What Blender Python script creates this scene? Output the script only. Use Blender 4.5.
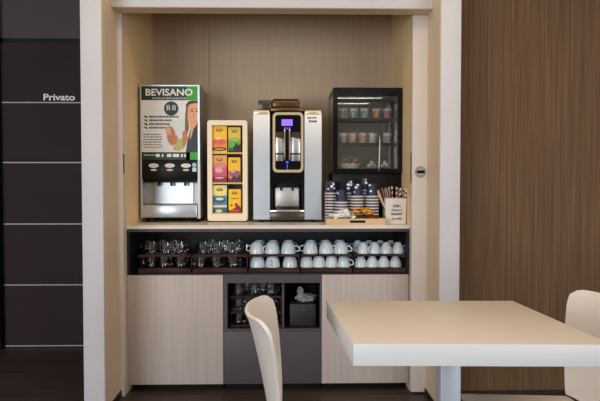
import bpy, bmesh, math, random
from mathutils import Vector, Matrix
for o in list(bpy.data.objects): bpy.data.objects.remove(o)
SC = bpy.context.scene
COL = SC.collection
PI = math.pi
random.seed(7)
def lin(c):
    return tuple((v/255/12.92 if v/255 <= .04045 else ((v/255+.055)/1.055)**2.4) for v in c)+(1,)

# ------------------------------------------------------------------ camera
FPX, EYE = 620.0, 1.2
YAW, PITCH = math.radians(1.3), math.radians(1.8)
cam = bpy.data.cameras.new('camera'); cam.sensor_width = 36; cam.lens = 36*FPX/600
cam.clip_start = .05
camo = bpy.data.objects.new('camera', cam); COL.objects.link(camo)
camo.location = (0, 0, EYE); camo.rotation_euler = (PI/2-PITCH, 0, -YAW)
SC.camera = camo
# ------------------------------------------------------------------ light and exposure
SC.view_settings.view_transform = 'Standard'; SC.view_settings.look = 'None'
SC.view_settings.exposure = 0.1; SC.view_settings.gamma = 1; SC.view_settings.use_curve_mapping = False
w = bpy.data.worlds.new('world'); SC.world = w; w.use_nodes = True
w.node_tree.nodes['Background'].inputs[0].default_value = (1.0, .90, .78, 1)
w.node_tree.nodes['Background'].inputs[1].default_value = .27
def area(name, loc, rot, sx, sy, power, color):
    l = bpy.data.lights.new(name, 'AREA'); l.shape = 'RECTANGLE'; l.size = sx; l.size_y = sy
    l.energy = power; l.color = color
    o = bpy.data.objects.new(name, l); COL.objects.link(o); o.location = loc; o.rotation_euler = rot
    return o
# daylight from the shop windows behind the camera
area('daylight_window_left', (-3.6, -3.4, 1.5), (math.radians(90), 0, math.radians(-22)), 2.9, 2.4, 230, (.86, .92, 1.0))
area('daylight_window_right', (3.9, -3.4, 1.5), (math.radians(90), 0, math.radians(22)), 2.6, 2.4, 120, (.86, .92, 1.0))
# warm ceiling lamps over the tables
area('ceiling_lamps', (.55, 1.35, 2.66), (0, 0, 0), 2.6, 1.3, 21, (1.0, .82, .62))
area('niche_front_lamps', (.0, 2.45, 2.68), (0, 0, 0), 2.4, .4, 10, (1.0, .78, .52))

# ------------------------------------------------------------------ helpers
FW = Vector((math.sin(YAW)*math.cos(PITCH), math.cos(YAW)*math.cos(PITCH), -math.sin(PITCH)))
RT = Vector((math.cos(YAW), -math.sin(YAW), 0)); UP = RT.cross(FW)
def P(x, y, Y):
    """X and Z of the point of the photograph (x, y) that stands at the depth Y"""
    d = FW+RT*((x-300)/FPX)+UP*((200.5-y)/FPX)
    return d.x*Y/d.y, EYE+d.z*Y/d.y
def PX(x, Y, y=180): return P(x, y, Y)[0]
def PZ(y, Y, x=290): return P(x, y, Y)[1]

class MB:
    def __init__(s): s.bm = bmesh.new()
    def _tag(s, before, m):
        for f in s.bm.faces:
            if f not in before: f.material_index = m
    def box(s, x0, x1, y0, y1, z0, z1, bev=0, m=0, seg=2):
        b = set(s.bm.faces)
        r = bmesh.ops.create_cube(s.bm, size=1)
        for v in r['verts']:
            v.co = Vector(((x0+x1)/2+v.co.x*(x1-x0), (y0+y1)/2+v.co.y*(y1-y0), (z0+z1)/2+v.co.z*(z1-z0)))
        if bev:
            es = list({e for v in r['verts'] for e in v.link_edges})
            bmesh.ops.bevel(s.bm, geom=es, offset=bev, segments=seg, profile=.5, affect='EDGES')
        s._tag(b, m); return s
    def lathe(s, prof, c=(0, 0, 0), seg=24, m=0, closed=False):
        b = set(s.bm.faces); rings = []
        for r, z in prof:
            if r < 1e-6: rings.append([s.bm.verts.new((c[0], c[1], c[2]+z))])
            else: rings.append([s.bm.verts.new((c[0]+r*math.cos(2*PI*k/seg), c[1]+r*math.sin(2*PI*k/seg), c[2]+z)) for k in range(seg)])
        pairs = list(zip(rings, rings[1:]))
        if closed: pairs.append((rings[-1], rings[0]))
        for A, B in pairs:
            for k in range(seg):
                q = (k+1) % seg
                if len(A) == 1 and len(B) == 1: continue
                if len(A) == 1: s.bm.faces.new((A[0], B[q], B[k]))
                elif len(B) == 1: s.bm.faces.new((A[k], A[q], B[0]))
                else: s.bm.faces.new((A[k], A[q], B[q], B[k]))
        s._tag(b, m); return s
    def cyl(s, p0, p1, r, seg=16, m=0, r1=None):
        b = set(s.bm.faces)
        p0, p1 = Vector(p0), Vector(p1); d = (p1-p0); L = d.length; d.normalize()
        q = d.to_track_quat('Z', 'Y').to_matrix()
        r1 = r if r1 is None else r1
        A = [s.bm.verts.new(p0+q@Vector((r*math.cos(2*PI*k/seg), r*math.sin(2*PI*k/seg), 0))) for k in range(seg)]
        B = [s.bm.verts.new(p0+q@Vector((r1*math.cos(2*PI*k/seg), r1*math.sin(2*PI*k/seg), L))) for k in range(seg)]
        for k in range(seg): s.bm.faces.new((A[k], A[(k+1) % seg], B[(k+1) % seg], B[k]))
        s.bm.faces.new(A[::-1]); s.bm.faces.new(B)
        s._tag(b, m); return s
    def tube(s, pts, r, seg=8, m=0, sub=6):
        b = set(s.bm.faces)
        pts = [Vector(p) for p in pts]; path = []
        n = len(pts)
        for i in range(n-1):
            p0, p1, p2, p3 = pts[max(i-1, 0)], pts[i], pts[i+1], pts[min(i+2, n-1)]
            for k in range(sub):
                t = k/sub
                path.append(.5*((2*p1)+(p2-p0)*t+(2*p0-5*p1+4*p2-p3)*t*t+(3*p1-p0-3*p2+p3)*t**3))
        path.append(pts[-1]); rings = []
        for i, p in enumerate(path):
            d = (path[min(i+1, len(path)-1)]-path[max(i-1, 0)]).normalized()
            q = d.to_track_quat('Z', 'Y').to_matrix() if i == 0 else q
            if i:
                z = q.col[2]; q = z.rotation_difference(d).to_matrix() @ q
            rings.append([s.bm.verts.new(p+q@Vector((r*math.cos(2*PI*k/seg), r*math.sin(2*PI*k/seg), 0))) for k in range(seg)])
        for A, B in zip(rings, rings[1:]):
            for k in range(seg): s.bm.faces.new((A[k], A[(k+1) % seg], B[(k+1) % seg], B[k]))
        s.bm.faces.new(rings[0][::-1]); s.bm.faces.new(rings[-1])
        s._tag(b, m); return s
    def prism(s, pts, y0, y1, m=0):
        """outline given as (x, z), extruded from y0 to y1"""
        b = set(s.bm.faces)
        A = [s.bm.verts.new((x, y0, z)) for x, z in pts]; B = [s.bm.verts.new((x, y1, z)) for x, z in pts]
        n = len(pts)
        s.bm.faces.new(A); s.bm.faces.new(B[::-1])
        for k in range(n): s.bm.faces.new((A[(k+1) % n], A[k], B[k], B[(k+1) % n]))
        s._tag(b, m); return s
    def zprism(s, pts, z0, z1, m=0):
        b = set(s.bm.faces)
        A = [s.bm.verts.new((x, y, z0)) for x, y in pts]; B = [s.bm.verts.new((x, y, z1)) for x, y in pts]
        n = len(pts)
        s.bm.faces.new(A[::-1]); s.bm.faces.new(B)
        for k in range(n): s.bm.faces.new((A[k], A[(k+1) % n], B[(k+1) % n], B[k]))
        s._tag(b, m); return s
    def ring(s, outer, inner, y0, y1, m=0):
        b = set(s.bm.faces); n = len(outer)
        L = [[s.bm.verts.new((x, y, z)) for x, z in pp] for pp, y in ((outer, y0), (inner, y0), (inner, y1), (outer, y1))]
        for A, B in zip(L, L[1:]+L[:1]):
            for k in range(n): s.bm.faces.new((A[k], A[(k+1) % n], B[(k+1) % n], B[k]))
        s._tag(b, m); return s
    def face(s, pts, y, m=0):
        f = s.bm.faces.new([s.bm.verts.new((x, y, z)) for x, z in pts]); f.material_index = m
        return s
    def build(s, name, mats, parent=None, origin=(0, 0, 0), ang=35):
        bmesh.ops.recalc_face_normals(s.bm, faces=s.bm.faces)
        if tuple(origin) != (0, 0, 0): bmesh.ops.translate(s.bm, verts=s.bm.verts, vec=-Vector(origin))
        me = bpy.data.meshes.new(name); s.bm.to_mesh(me); s.bm.free()
        for m in (mats if isinstance(mats, (list, tuple)) else [mats]): me.materials.append(m)
        me.shade_smooth(); me.set_sharp_from_angle(angle=math.radians(ang))
        o = bpy.data.objects.new(name, me); COL.objects.link(o)
        if parent is not None: o.parent = parent
        elif tuple(origin) != (0, 0, 0): o.location = origin
        return o

def tag(o, label=None, cat=None, group=None, kind=None):
    if label: o['label'] = label
    if cat: o['category'] = cat
    if group: o['group'] = group
    if kind: o['kind'] = kind
    return o
def thing(name, label, cat, loc, group=None):
    o = bpy.data.objects.new(name, None); COL.objects.link(o); o.location = loc; o.empty_display_size = .05
    return tag(o, label, cat, group)
def structure(o, label, cat):
    return tag(o, label, cat, None, 'structure')
def dup(root, loc, label, group=None, rotz=None):
    r = root.copy(); COL.objects.link(r); r.location = loc
    if rotz is not None: r.rotation_euler = (0, 0, rotz)
    r['label'] = label
    if group: r['group'] = group
    for ch in list(root.children):
        c = ch.copy(); COL.objects.link(c); c.parent = r
        for g in list(ch.children):
            d = g.copy(); COL.objects.link(d); d.parent = c
    return r
def text_mesh(name, body, x0, x1, zb, y, mat, parent, origin=(0, 0, 0), h=None, bold=0.0, shear=0.0):
    """lettering facing the camera, base line at zb, fitted to x0..x1 (and to cap height h)"""
    cu = bpy.data.curves.new(name, 'FONT'); cu.body = body; cu.size = 1; cu.extrude = 0; cu.offset = bold; cu.shear = shear
    cu.resolution_u = 3
    ob = bpy.data.objects.new(name, cu); COL.objects.link(ob)
    bpy.context.view_layer.update()
    me = bpy.data.meshes.new_from_object(ob)
    bpy.data.objects.remove(ob)
    xs = [v.co.x for v in me.vertices]; ys = [v.co.y for v in me.vertices]
    sx = (x1-x0)/(max(xs)-min(xs)); mx = min(xs)
    sy = sx if h is None else h/.729
    for v in me.vertices:
        v.co = Vector((x0+(v.co.x-mx)*sx, y, zb+v.co.y*sy))-Vector(origin)
    me.name = name; me.materials.clear(); me.materials.append(mat)
    o = bpy.data.objects.new(name, me); COL.objects.link(o); o.parent = parent
    return o
def rrect(x0, x1, z0, z1, r, n=6, top=True):
    pts = []
    for cx, cz, a0, on in ((x1-r, z1-r, 0, top), (x0+r, z1-r, PI/2, top), (x0+r, z0+r, PI, True), (x1-r, z0+r, 1.5*PI, True)):
        for k in range(n+1):
            a = a0+PI/2*k/n
            pts.append((cx+r*math.cos(a), cz+r*math.sin(a)))
    return pts

# ------------------------------------------------------------------ materials
def mat(name, col, rough=.5, metal=0, spec=.5, trans=0, ior=1.45, emit=None, estr=0, coat=0):
    m = bpy.data.materials.new(name); m.use_nodes = True
    p = m.node_tree.nodes['Principled BSDF']
    p.inputs['Base Color'].default_value = lin(col) if max(col) > 1 else tuple(col)+(1,)
    p.inputs['Roughness'].default_value = rough; p.inputs['Metallic'].default_value = metal
    p.inputs['Specular IOR Level'].default_value = spec; p.inputs['Transmission Weight'].default_value = trans
    p.inputs['IOR'].default_value = ior; p.inputs['Coat Weight'].default_value = coat
    if emit: p.inputs['Emission Color'].default_value = lin(emit); p.inputs['Emission Strength'].default_value = estr
    return m
def grain(name, c0, c1, scale, rough=.5, spec=.4, detail=6, bump=0, c2=None, coat=0):
    """wood grain: noise stretched along one axis by the three scale factors"""
    m = mat(name, c0, rough, spec=spec, coat=coat); nt = m.node_tree; p = nt.nodes['Principled BSDF']
    tc = nt.nodes.new('ShaderNodeTexCoord'); mp = nt.nodes.new('ShaderNodeMapping'); mp.inputs['Scale'].default_value = scale
    nz = nt.nodes.new('ShaderNodeTexNoise'); nz.inputs['Scale'].default_value = 1; nz.inputs['Detail'].default_value = detail
    nz.inputs['Roughness'].default_value = .6
    cr = nt.nodes.new('ShaderNodeValToRGB'); cr.color_ramp.elements[0].color = lin(c0); cr.color_ramp.elements[1].color = lin(c1)
    cr.color_ramp.elements[0].position = .33; cr.color_ramp.elements[1].position = .67
    if c2: e = cr.color_ramp.elements.new(.5); e.color = lin(c2)
    L = nt.links.new
    L(tc.outputs['Object'], mp.inputs['Vector']); L(mp.outputs[0], nz.inputs['Vector'])
    L(nz.outputs['Fac'], cr.inputs[0]); L(cr.outputs[0], p.inputs['Base Color'])
    if bump:
        bp = nt.nodes.new('ShaderNodeBump'); bp.inputs['Strength'].default_value = bump; bp.inputs['Distance'].default_value = .002
        L(nz.outputs['Fac'], bp.inputs['Height']); L(bp.outputs[0], p.inputs['Normal'])
    return m
M = {}
M['cream'] = grain('cream_paint', (197, 192, 193), (202, 197, 198), (3, 3, 3), .55, .3)
M['jamb'] = mat('cream_jamb', (218, 208, 200), .5, spec=.3)
M['reveal'] = grain('warm_lit_reveal_tan', (218, 195, 165), (224, 201, 171), (20, 20, 2), .5, .3)  # warm light on the cream reveals put into a tan colour
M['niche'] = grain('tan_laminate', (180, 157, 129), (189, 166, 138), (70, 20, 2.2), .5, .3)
M['nichel'] = grain('lit_side_laminate', (238, 206, 154), (244, 212, 160), (20, 20, 2), .5, .3)  # base colour raised in place of more lamp light on the side panels
M['oak'] = grain('pale_oak', (176, 163, 155), (188, 175, 167), (60, 20, 2.0), .5, .3)
M['walnut'] = grain('walnut_panel', (93, 69, 49), (118, 92, 68), (75, 30, 1.5), .55, .1, 8, 0, (105, 80, 58))
M['doordark'] = grain('dark_door', (48, 36, 38), (53, 41, 43), (2, 20, 60), .6, .15)
M['transom'] = mat('dark_transom', (78, 70, 68), .5, spec=.2)
M['black'] = mat('black_matt', (9, 8, 9), .5, spec=.2)
M['blackgloss'] = mat('black_gloss', (8, 8, 10), .12, spec=.3)
M['blackplastic'] = mat('black_plastic', (15, 14, 15), .35, spec=.25)
M['inlay'] = mat('aluminium_inlay', (168, 162, 160), .4, .0)
M['white'] = mat('white_print', (235, 235, 232), .5)
M['grey'] = grain('dark_grey_laminate', (76, 70, 73), (80, 74, 77), (3, 3, 3), .5, .35)
M['shelfblack'] = mat('black_shelf', (20, 20, 25), .5)
M['worktop'] = grain('worktop', (214, 203, 190), (222, 212, 200), (5, 30, 30), .4, .4)
M['steel'] = mat('brushed_steel', (190, 188, 185), .28, 1)
M['steeld'] = mat('dull_steel', (170, 166, 160), .42, 1)
M['chrome'] = mat('chrome', (225, 220, 212), .10, 1)
M['silver'] = mat('silver_panel', (200, 207, 215), .30, .75)
M['warmsheen'] = mat('warm_sheen_metal', (206, 186, 152), .32, .6)  # warm reflection on bright metal put into its colour
M['gold'] = mat('bronze_plastic', (92, 70, 42), .22, .6)
M['hopper'] = mat('smoked_hopper', (62, 52, 44), .25)
M['teacream'] = mat('cream_lacquer', (240, 224, 196), .35)
M['teawood'] = mat('honey_shelf', (226, 176, 84), .4)
M['rackwood'] = grain('wenge_rack', (44, 24, 20), (58, 33, 27), (6, 40, 40), .5, .25)
M['china'] = mat('white_china', (198, 208, 214), .12, spec=.5, coat=.2)
M['glass'] = mat('clear_glass', (1, 1, 1), .02, trans=1, ior=1.45)
M['pane'] = mat('fridge_glass', (.93, .95, .95), .0, trans=1, ior=1.45)
M['fridgein'] = mat('fridge_lining', (176, 170, 150), .5)
M['shelfmetal'] = mat('dark_wire', (52, 46, 40), .4, .4)
M['navy'] = mat('navy_paper', (28, 40, 70), .5)
M['paperwhite'] = mat('white_paper', (232, 228, 222), .55)
M['rimgrey'] = mat('pale_cup_rim', (206, 196, 188), .5)
M['traywood'] = grain('bamboo', (206, 172, 124), (220, 188, 142), (8, 40, 60), .45, .4)
M['amber'] = mat('amber_sachet', (250, 186, 50), .4)
M['brownsachet'] = mat('brown_sachet', (134, 72, 34), .45)
M['sachet'] = mat('white_sachet', (248, 245, 240), .5)
M['tin'] = mat('white_tin', (224, 218, 206), .4, spec=.5)
M['ink'] = mat('ink', (40, 38, 42), .6)
M['table'] = mat('table_laminate', (211, 199, 186), .42, spec=.3)
M['tableedge'] = mat('table_edging', (214, 213, 210), .4, spec=.4)
M['chair'] = mat('white_shell', (222, 212, 202), .38, spec=.45)
M['legmetal'] = mat('grey_metal', (176, 180, 188), .4, .2)
M['floor'] = grain('dark_floorboards', (48, 40, 37), (82, 69, 61), (1.5, 28, 1), .4, .35, 8)
M['ceil'] = mat('ceiling_paint', (230, 222, 212), .8)
M['baseb'] = mat('dark_skirting', (26, 20, 18), .5)
M['led'] = mat('violet_display', (20, 14, 40), .3, emit=(130, 96, 255), estr=1.6)
M['bluelight'] = mat('blue_led', (20, 24, 90), .3, emit=(70, 80, 255), estr=2.2)
M['lamp'] = mat('lamp_diffuser', (255, 250, 240), .5, emit=(255, 244, 228), estr=16)
M['bin'] = mat('charcoal_bin', (36, 33, 35), .55)
M['poly'] = mat('crumpled_plastic', (160, 162, 164), .3, spec=.6)
def C(r, g, b, rough=.4): 
    k = 'print_%d_%d_%d' % (r, g, b)
    if k not in M: M[k] = mat(k, (r, g, b), rough)
    return M[k]

# ------------------------------------------------------------------ setting
YP, YL, YS, YC, YB, YD, YW = 3.15, 3.32, 3.44, 3.51, 4.15, 4.48, 3.47
XL, XR, XNL, XNR = -.923, .787, -.899, .705
CEIL = 2.75
def st(name, mb, m, label, cat): return structure(mb.build(name, m), label, cat)
st('floor', MB().box(-5, 5, -4.5, 5.2, -.1, 0), M['floor'], 'dark wood plank floor', 'floor')
st('ceiling', MB().box(-5, 5, -7, 5.2, CEIL, CEIL+.1), M['ceil'], 'pale flat ceiling above the room', 'ceiling')
st('wall_left', MB().box(-1.029, XL, YP, 4.47, 0, CEIL, .002), M['cream'], 'pale narrow wall end between the dark door and the coffee niche', 'wall')
st('wall_right', MB().box(XR, .890, YP, 4.47, 0, CEIL, .002), M['cream'], 'pale narrow wall end between the coffee niche and the walnut wall', 'wall')
st('trim_4', MB().box(XL, XL+.0015, YP+.012, YS-.0005, .034, CEIL), M['reveal'], 'added tan sheet giving the left reveal of the niche opening a warm-lit tone', 'lining')  # thin sheets added on reveals and header to carry the warm-lit tan
st('trim_5', MB().box(XR-.0015, XR, YP+.012, YS-.0005, .034, CEIL), M['reveal'], 'added tan sheet giving the right reveal of the niche opening a warm-lit tone', 'lining')
st('trim_6', MB().box(XL+.003, XR-.003, YL+.004, YS, 2.1172, 2.1188), M['reveal'], 'added tan sheet giving the underside of the niche header a warm-lit tone', 'lining')
st('trim_1', MB().box(XL+.002, XR-.002, YL, YS, 2.119, CEIL, .002), M['cream'], 'pale header across the top of the niche opening', 'header')
st('trim_2', MB().box(XL, XNL, YS, YC-.01, 0, 2.1168, .002), M['jamb'], 'slim cream jamb strip at the niche left edge', 'jamb')
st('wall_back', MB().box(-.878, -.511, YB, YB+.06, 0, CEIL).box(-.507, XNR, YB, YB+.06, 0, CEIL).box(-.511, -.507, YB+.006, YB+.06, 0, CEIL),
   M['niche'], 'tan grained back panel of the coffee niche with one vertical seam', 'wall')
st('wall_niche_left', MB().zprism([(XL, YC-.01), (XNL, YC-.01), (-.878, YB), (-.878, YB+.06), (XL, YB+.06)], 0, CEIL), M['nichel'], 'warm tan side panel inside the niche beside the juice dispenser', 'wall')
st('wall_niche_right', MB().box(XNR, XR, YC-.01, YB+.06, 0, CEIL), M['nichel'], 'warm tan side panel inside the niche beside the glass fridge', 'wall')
st('wall_far_right', MB().box(.890, 4.5, YW, YW+.08, 0, CEIL), M['walnut'], 'walnut veneer wall behind the white table', 'wall')
st('wall_far_left', MB().box(-2.03, -1.033, YD+.01, YD+.1, 2.215, CEIL), M['transom'], 'dark grey panel above the private door', 'wall')
st('wall_corridor_left', MB().box(-5, -2.03, YD-.06, YD+.1, 0, CEIL), M['black'], 'black corridor wall edge left of the private door', 'wall')
st('trim_3', MB().box(-2.03, -1.033, YD+.02, YD+.1, 2.18, 2.215), M['black'], 'black shadow gap above the private door', 'trim')
st('baseboard_left', MB().box(XL, XL+.008, YP+.01, YS-.001, 0, .034), M['baseb'], 'dark skirting along the left reveal', 'baseboard')
st('baseboard_right', MB().box(XR-.008, XR, YP+.01, YS-.001, 0, .034), M['baseb'], 'dark skirting along the right reveal', 'baseboard')
st('baseboard_far_right', MB().box(.891, 4.5, YW-.01, YW, 0, .008), M['baseb'], 'dark skirting at the foot of the walnut wall', 'baseboard')
# pocket door at the right of the niche
d = structure(bpy.data.objects.new('door_1', None), 'cream sliding door edge with round pull, right of the niche', 'door'); COL.objects.link(d)
MB().box(.703, XR, YS, YC-.012, .012, 2.116, .002).build('door_leaf', M['jamb'], d)
px, pz = P(420.5, 172, YS)
pl = MB().lathe([(.0, .004), (.021, .004), (.026, .0), (.030, .004), (.032, 0)], (0, 0, 0), 28).build('flush_pull', M['inlay'], d)
pl.data.transform(Matrix.Translation((px, YS-.001, pz)) @ Matrix.Rotation(PI/2, 4, 'X'))
MB().box(px-.022, px+.022, YS-.007, YS-.004, pz-.007, pz+.009, .001).build('pull_slot', M['black'], pl)
MB().box(.7015, .703, YS+.02, YS+.04, 1.19, 1.36).build('latch_plate', M['hopper'], d)
MB().box(-.8995, -.897, YS+.012, YS+.03, 1.24, 1.35).build('strike_plate', M['hopper'], bpy.data.objects['trim_2'])
# private door
d = structure(bpy.data.objects.new('door_2', None), 'dark panelled door marked Privato with five pale inlay lines', 'door'); COL.objects.link(d)
MB().box(-2.025, -1.04, YD, YD+.05, .0, 2.18).build('door_leaf', M['doordark'], d)
for z in (1.759, 1.332, .892, .453, .012):
    MB().box(-2.022, -1.045, YD-.002, YD, z-.004, z+.004).build('inlay', M['inlay'], d)
text_mesh('lettering', 'Privato', P(43.5, 97, YD)[0], P(75, 97, YD)[0], PZ(100.3, YD, 60), YD-.002, M['white'], d, h=.047, bold=.022)

# ceiling lamps behind the camera, seen only as reflections in the fridge glass
def ceiling_lamp(label, x, y, L):
    t = thing('ceiling_light', label, 'ceiling light', (x, y, CEIL))
    MB().box(-L/2, L/2, -.05, .05, -.03, 0).build('housing', M['white'], t)
    MB().box(-L/2+.02, L/2-.02, -.04, .04, -.035, -.03).build('diffuser', M['lamp'], t)
ceiling_lamp('slim ceiling strip lamp nearer the coffee niche, seen reflected in fridge glass', 1.28, -3.9, 1.0)
ceiling_lamp('slim ceiling strip lamp farther from the niche, seen reflected in fridge glass', 1.15, -4.7, 1.0)

# ------------------------------------------------------------------ cabinets
def cabinet(label, x0, x1, handle_side):
    t = thing('base_cabinet', label, 'cabinet', ((x0+x1)/2, YC, 0)); o = ((x0+x1)/2, YC, 0)
    MB().box(x0, x1, YC+.02, 4.13, .042, .668).build('carcass', M['oak'], t, o)
    MB().box(x0+.001, x1-.001, YC, YC+.0195, .042, .667, .0015).build('door', M['oak'], t, o)
    MB().box(x0+.005, x1-.005, YC+.07, 4.12, 0, .042).build('plinth', M['black'], t, o)
    return t
cabinet('pale oak base cabinet below the glass mugs, left of the dark unit', -.897, -.357, 1)
cabinet('pale oak base cabinet right of the dark unit, behind the white table', .203, .701, -1)
xa, xb = -.3555, .2015; oa, ob, za, zb = -.333, .193, .358, .621
t = thing('niche_cabinet', 'dark grey cabinet unit with an open compartment of glasses and a bin', 'cabinet', (0, YC, 0)); o = (0, YC, 0)
fr = MB().box(xa, xb, YC, YC+.02, zb, .668).box(xa, oa, YC, YC+.02, za-.012, zb).box(ob, xb, YC, YC+.02, za-.012, zb).box(oa, ob, YC, YC+.02, za-.012, za)
fr.build('face_frame', M['grey'], t, o)
MB().box(xa, xb, YC, YC+.02, .042, za-.014, .0015).build('drawer_front', M['grey'], t, o)
MB().box(xa, oa, YC+.021, 4.13, .042, .667).box(ob, xb, YC+.021, 4.13, .042, .667).box(oa, ob, 4.0, 4.13, .042, .667).box(oa, ob, YC+.021, 4.0, za-.03, za).box(oa, ob, YC+.021, 4.0, zb, zb+.03).build('carcass', M['shelfblack'], t, o)
dv = PX(283, YC+.06)
MB().box(dv-.006, dv+.006, YC+.03, 4.0, za, zb).build('divider', M['grey'], t, o)
MB().box(xa+.005, xb-.005, YC+.07, 4.12, 0, .042).build('plinth', M['black'], t, o)
# long open shelf
z0, z1 = .669, .929
t = thing('open_shelf', 'long black open shelf unit holding mugs and cups under the worktop', 'shelf', (-.1, YC, z0)); o = (-.1, YC, z0)
ZF = z0+.006
MB().box(-.897, .701, YC, 4.13, z0, ZF).build('bottom_panel', M['shelfblack'], t, o)
MB().box(-.897, .701, YC, 4.13, z1-.016, z1).build('top_panel', M['grey'], t, o)
MB().box(-.897, -.881, YC, 4.13, ZF, z1-.016).build('side_panel', M['shelfblack'], t, o)
MB().box(.690, .701, YC, 4.13, ZF, z1-.016).build('side_panel', M['shelfblack'], t, o)
MB().box(-.881, .690, 4.0, 4.13, ZF, z1-.016).build('back_panel', M['shelfblack'], t, o)
WT = .950
tag(MB().zprism([(-.8985, YC-.008), (.7045, YC-.008), (.7045, YB-.002), (-.877, YB-.002)], .930, WT).build('worktop', M['worktop']), 'pale worktop running the width of the niche over the open shelf', 'worktop')

# ------------------------------------------------------------------ cup racks
def rack(xl, xr, tiers, label, name='cup_rack', y0=3.533, y1=3.83, sag=.035, zs=None, lo=.0):
    xm = (xl+xr)/2; hw = (xr-xl)/2; o = (xm, y0, tiers[0][0])
    t = thing(name, label, 'rack', o)
    def outline(w):
        return [(xm-w+2*w*k/16, y0+sag*(1-((2*k/16-1))**2)) for k in range(17)]+[(xm+w, y1), (xm-w, y1)]
    for k, (zb_, zt) in enumerate(tiers):
        MB().zprism(outline(hw), zb_, zt).build('tier_board', M['rackwood'], t, o)
    for (a, b) in zip(tiers, tiers[1:]):
        for s in (-1, 1):
            MB().box(xm+s*hw-(.008 if s > 0 else 0), xm+s*hw+(.008 if s < 0 else 0), y0+.07, y1-.02, a[1], b[0]).build('end_panel', M['rackwood'], t, o)
    return t
RACKT = [(ZF, .700), (.765, .779)]
spans = [(138, 190.5), (192.5, 247), (248.5, 299.5), (301, 352), (353.5, 408.3)]
names = ['leftmost mug rack', 'right mug rack', 'left cup rack', 'middle cup rack', 'right cup rack']
longn = ['of glass mugs at the left end of the black shelf', 'of glass mugs beside the white cups', 'of white cups beside the glass mugs', 'of white cups, middle one of the three cup racks', 'of small white cups at the right end of the black shelf']
for (a, b), nm in zip(spans, longn):
    rack(PX(a, 3.545), PX(b, 3.545) if b < 408 else .687, RACKT, 'dark wenge two-tier rack '+nm)
def mug_proto():
    t = thing('glass_mug', '', 'mug', (0, 0, 0))
    MB().lathe([(0, 0), (.030, 0), (.033, .003), (.034, .064), (.0315, .064), (.0305, .008), (0, .008)], seg=20).build('mug_body', M['glass'], t)
    MB().tube([(.0345, 0, .052), (.048, 0, .050), (.050, 0, .034), (.046, 0, .018), (.0335, 0, .014)], .0035, 6, sub=3).build('handle', M['glass'], t)
    return t
def cup_proto(name, rb, rt, h, hs=1):
    """cup standing upside down: mouth below, foot ring on top"""
    t = thing(name, '', 'cup', (0, 0, 0))
    prof = [(rb-.003, .0), (rb, 0), (rb*.995, .012), (rb*.93, h*.5), (rt*1.12, h*.83), (rt*.93, h*.93), (rt*.80, h*.94), (rt*.80, h), (rt*.68, h), (rt*.64, h*.95), (0, h*.95)]
    MB().lathe(prof, seg=24).build('cup_body', M['china'], t)
    MB().tube([(rb*.96, 0, h*.20), (rb+.018, 0, h*.22), (rb+.022, 0, h*.45), (rb+.010, 0, h*.66), (rb*.86, 0, h*.68)], .0042, 6, sub=3).build('handle', M['china'], t)
    return t
firsts = {}
def put(kind, x, y, z, label, group, rz):
    if kind not in firsts:
        o = mug_proto() if kind == 'mug' else cup_proto('cappuccino_cup', .0435, .030, .064) if kind == 'cap' else cup_proto('espresso_cup', .0355, .020, .063) if kind == 'esp' else cup_proto('coffee_cup', .038, .027, .063)
        firsts[kind] = o; o.location = (x, y, z); o['label'] = label; o['group'] = group; o.rotation_euler = (0, 0, rz)
    else: dup(firsts[kind], (x, y, z), label, group, rz)
ordn = ['leftmost', 'second from left', 'third from left', 'fourth from left', 'fifth from left']
def row(kind, word, xs, Y, z, rk, tier, rowname, group, rz):
    n = len(xs)
    for k, x in enumerate(xs):
        pos = ordn[k] if k < n-1 else 'rightmost'
        put(kind, PX(x, Y), Y, z, '%s, %s in %s, %s tier, %s' % (word, pos, rowname, tier, rk), group, rz[k] if isinstance(rz, list) else rz)
U, Lo = .779, .700
gm = 'glass mugs on the two-tier racks'; wc = 'white cups upside down on the racks'
row('mug', 'clear glass mug', [152, 166, 179.5], 3.605, U, names[0], 'upper', 'front row', gm, [2.6, -.5, -.4])
row('mug', 'clear glass mug', [147.5, 161.5, 174.5], 3.72, U, names[0], 'upper', 'back row', gm, [2.8, .6, .4])
row('mug', 'clear glass mug', [151, 163.5, 180], 3.605, Lo, names[0], 'lower', 'front row', gm, [3.0, -.4, -.5])
row('mug', 'clear glass mug', [203.5, 218, 231], 3.605, U, names[1], 'upper', 'front row', gm, [-.5, -.6, -.4])
row('mug', 'clear glass mug', [211, 226, 238.5], 3.72, U, names[1], 'upper', 'back row', gm, [.6, .6, .4])
row('mug', 'clear glass mug', [200.5, 216, 232.5], 3.605, Lo, names[1], 'lower', 'front row', gm, [3.0, -.4, -.5])
row('cap', 'white cappuccino cup', [256.8, 272, 288.2], 3.61, U, names[2], 'upper', 'front row', wc, [2.8, -2.5, -.15])
row('cap', 'white cappuccino cup', [259, 273.2, 288.4], 3.725, U, names[2], 'upper', 'back row', wc, [1.2, 2.3, .5])
row('cap', 'white cappuccino cup', [257.5, 272.5, 290], 3.61, Lo, names[2], 'lower', 'front row', wc, [2.0, -1.75, 1.4])
row('cap', 'white cappuccino cup', [310.5, 326.3, 341], 3.61, U, names[3], 'upper', 'front row', wc, [2.9, -.2, -.4])
row('cap', 'white cappuccino cup', [311, 325.5, 339.6], 3.725, U, names[3], 'upper', 'back row', wc, [.1, 1.2, .2])
row('cof', 'small white coffee cup', [306.8, 319, 331.6, 344], 3.605, Lo, names[3], 'lower', 'front row', wc, [2.4, 1.5, 1.4, -.5])
row('esp', 'white espresso cup', [363.5, 374.8, 386.5, 398.4], 3.60, U, names[4], 'upper', 'front row', wc, [2.2, -2.4, 1.4, -.25])
row('esp', 'white espresso cup', [357.8, 369.2, 380.4, 391.2], 3.705, U, names[4], 'upper', 'back row', wc, [2.6, 1.5, 1.2, 1.4])
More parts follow.
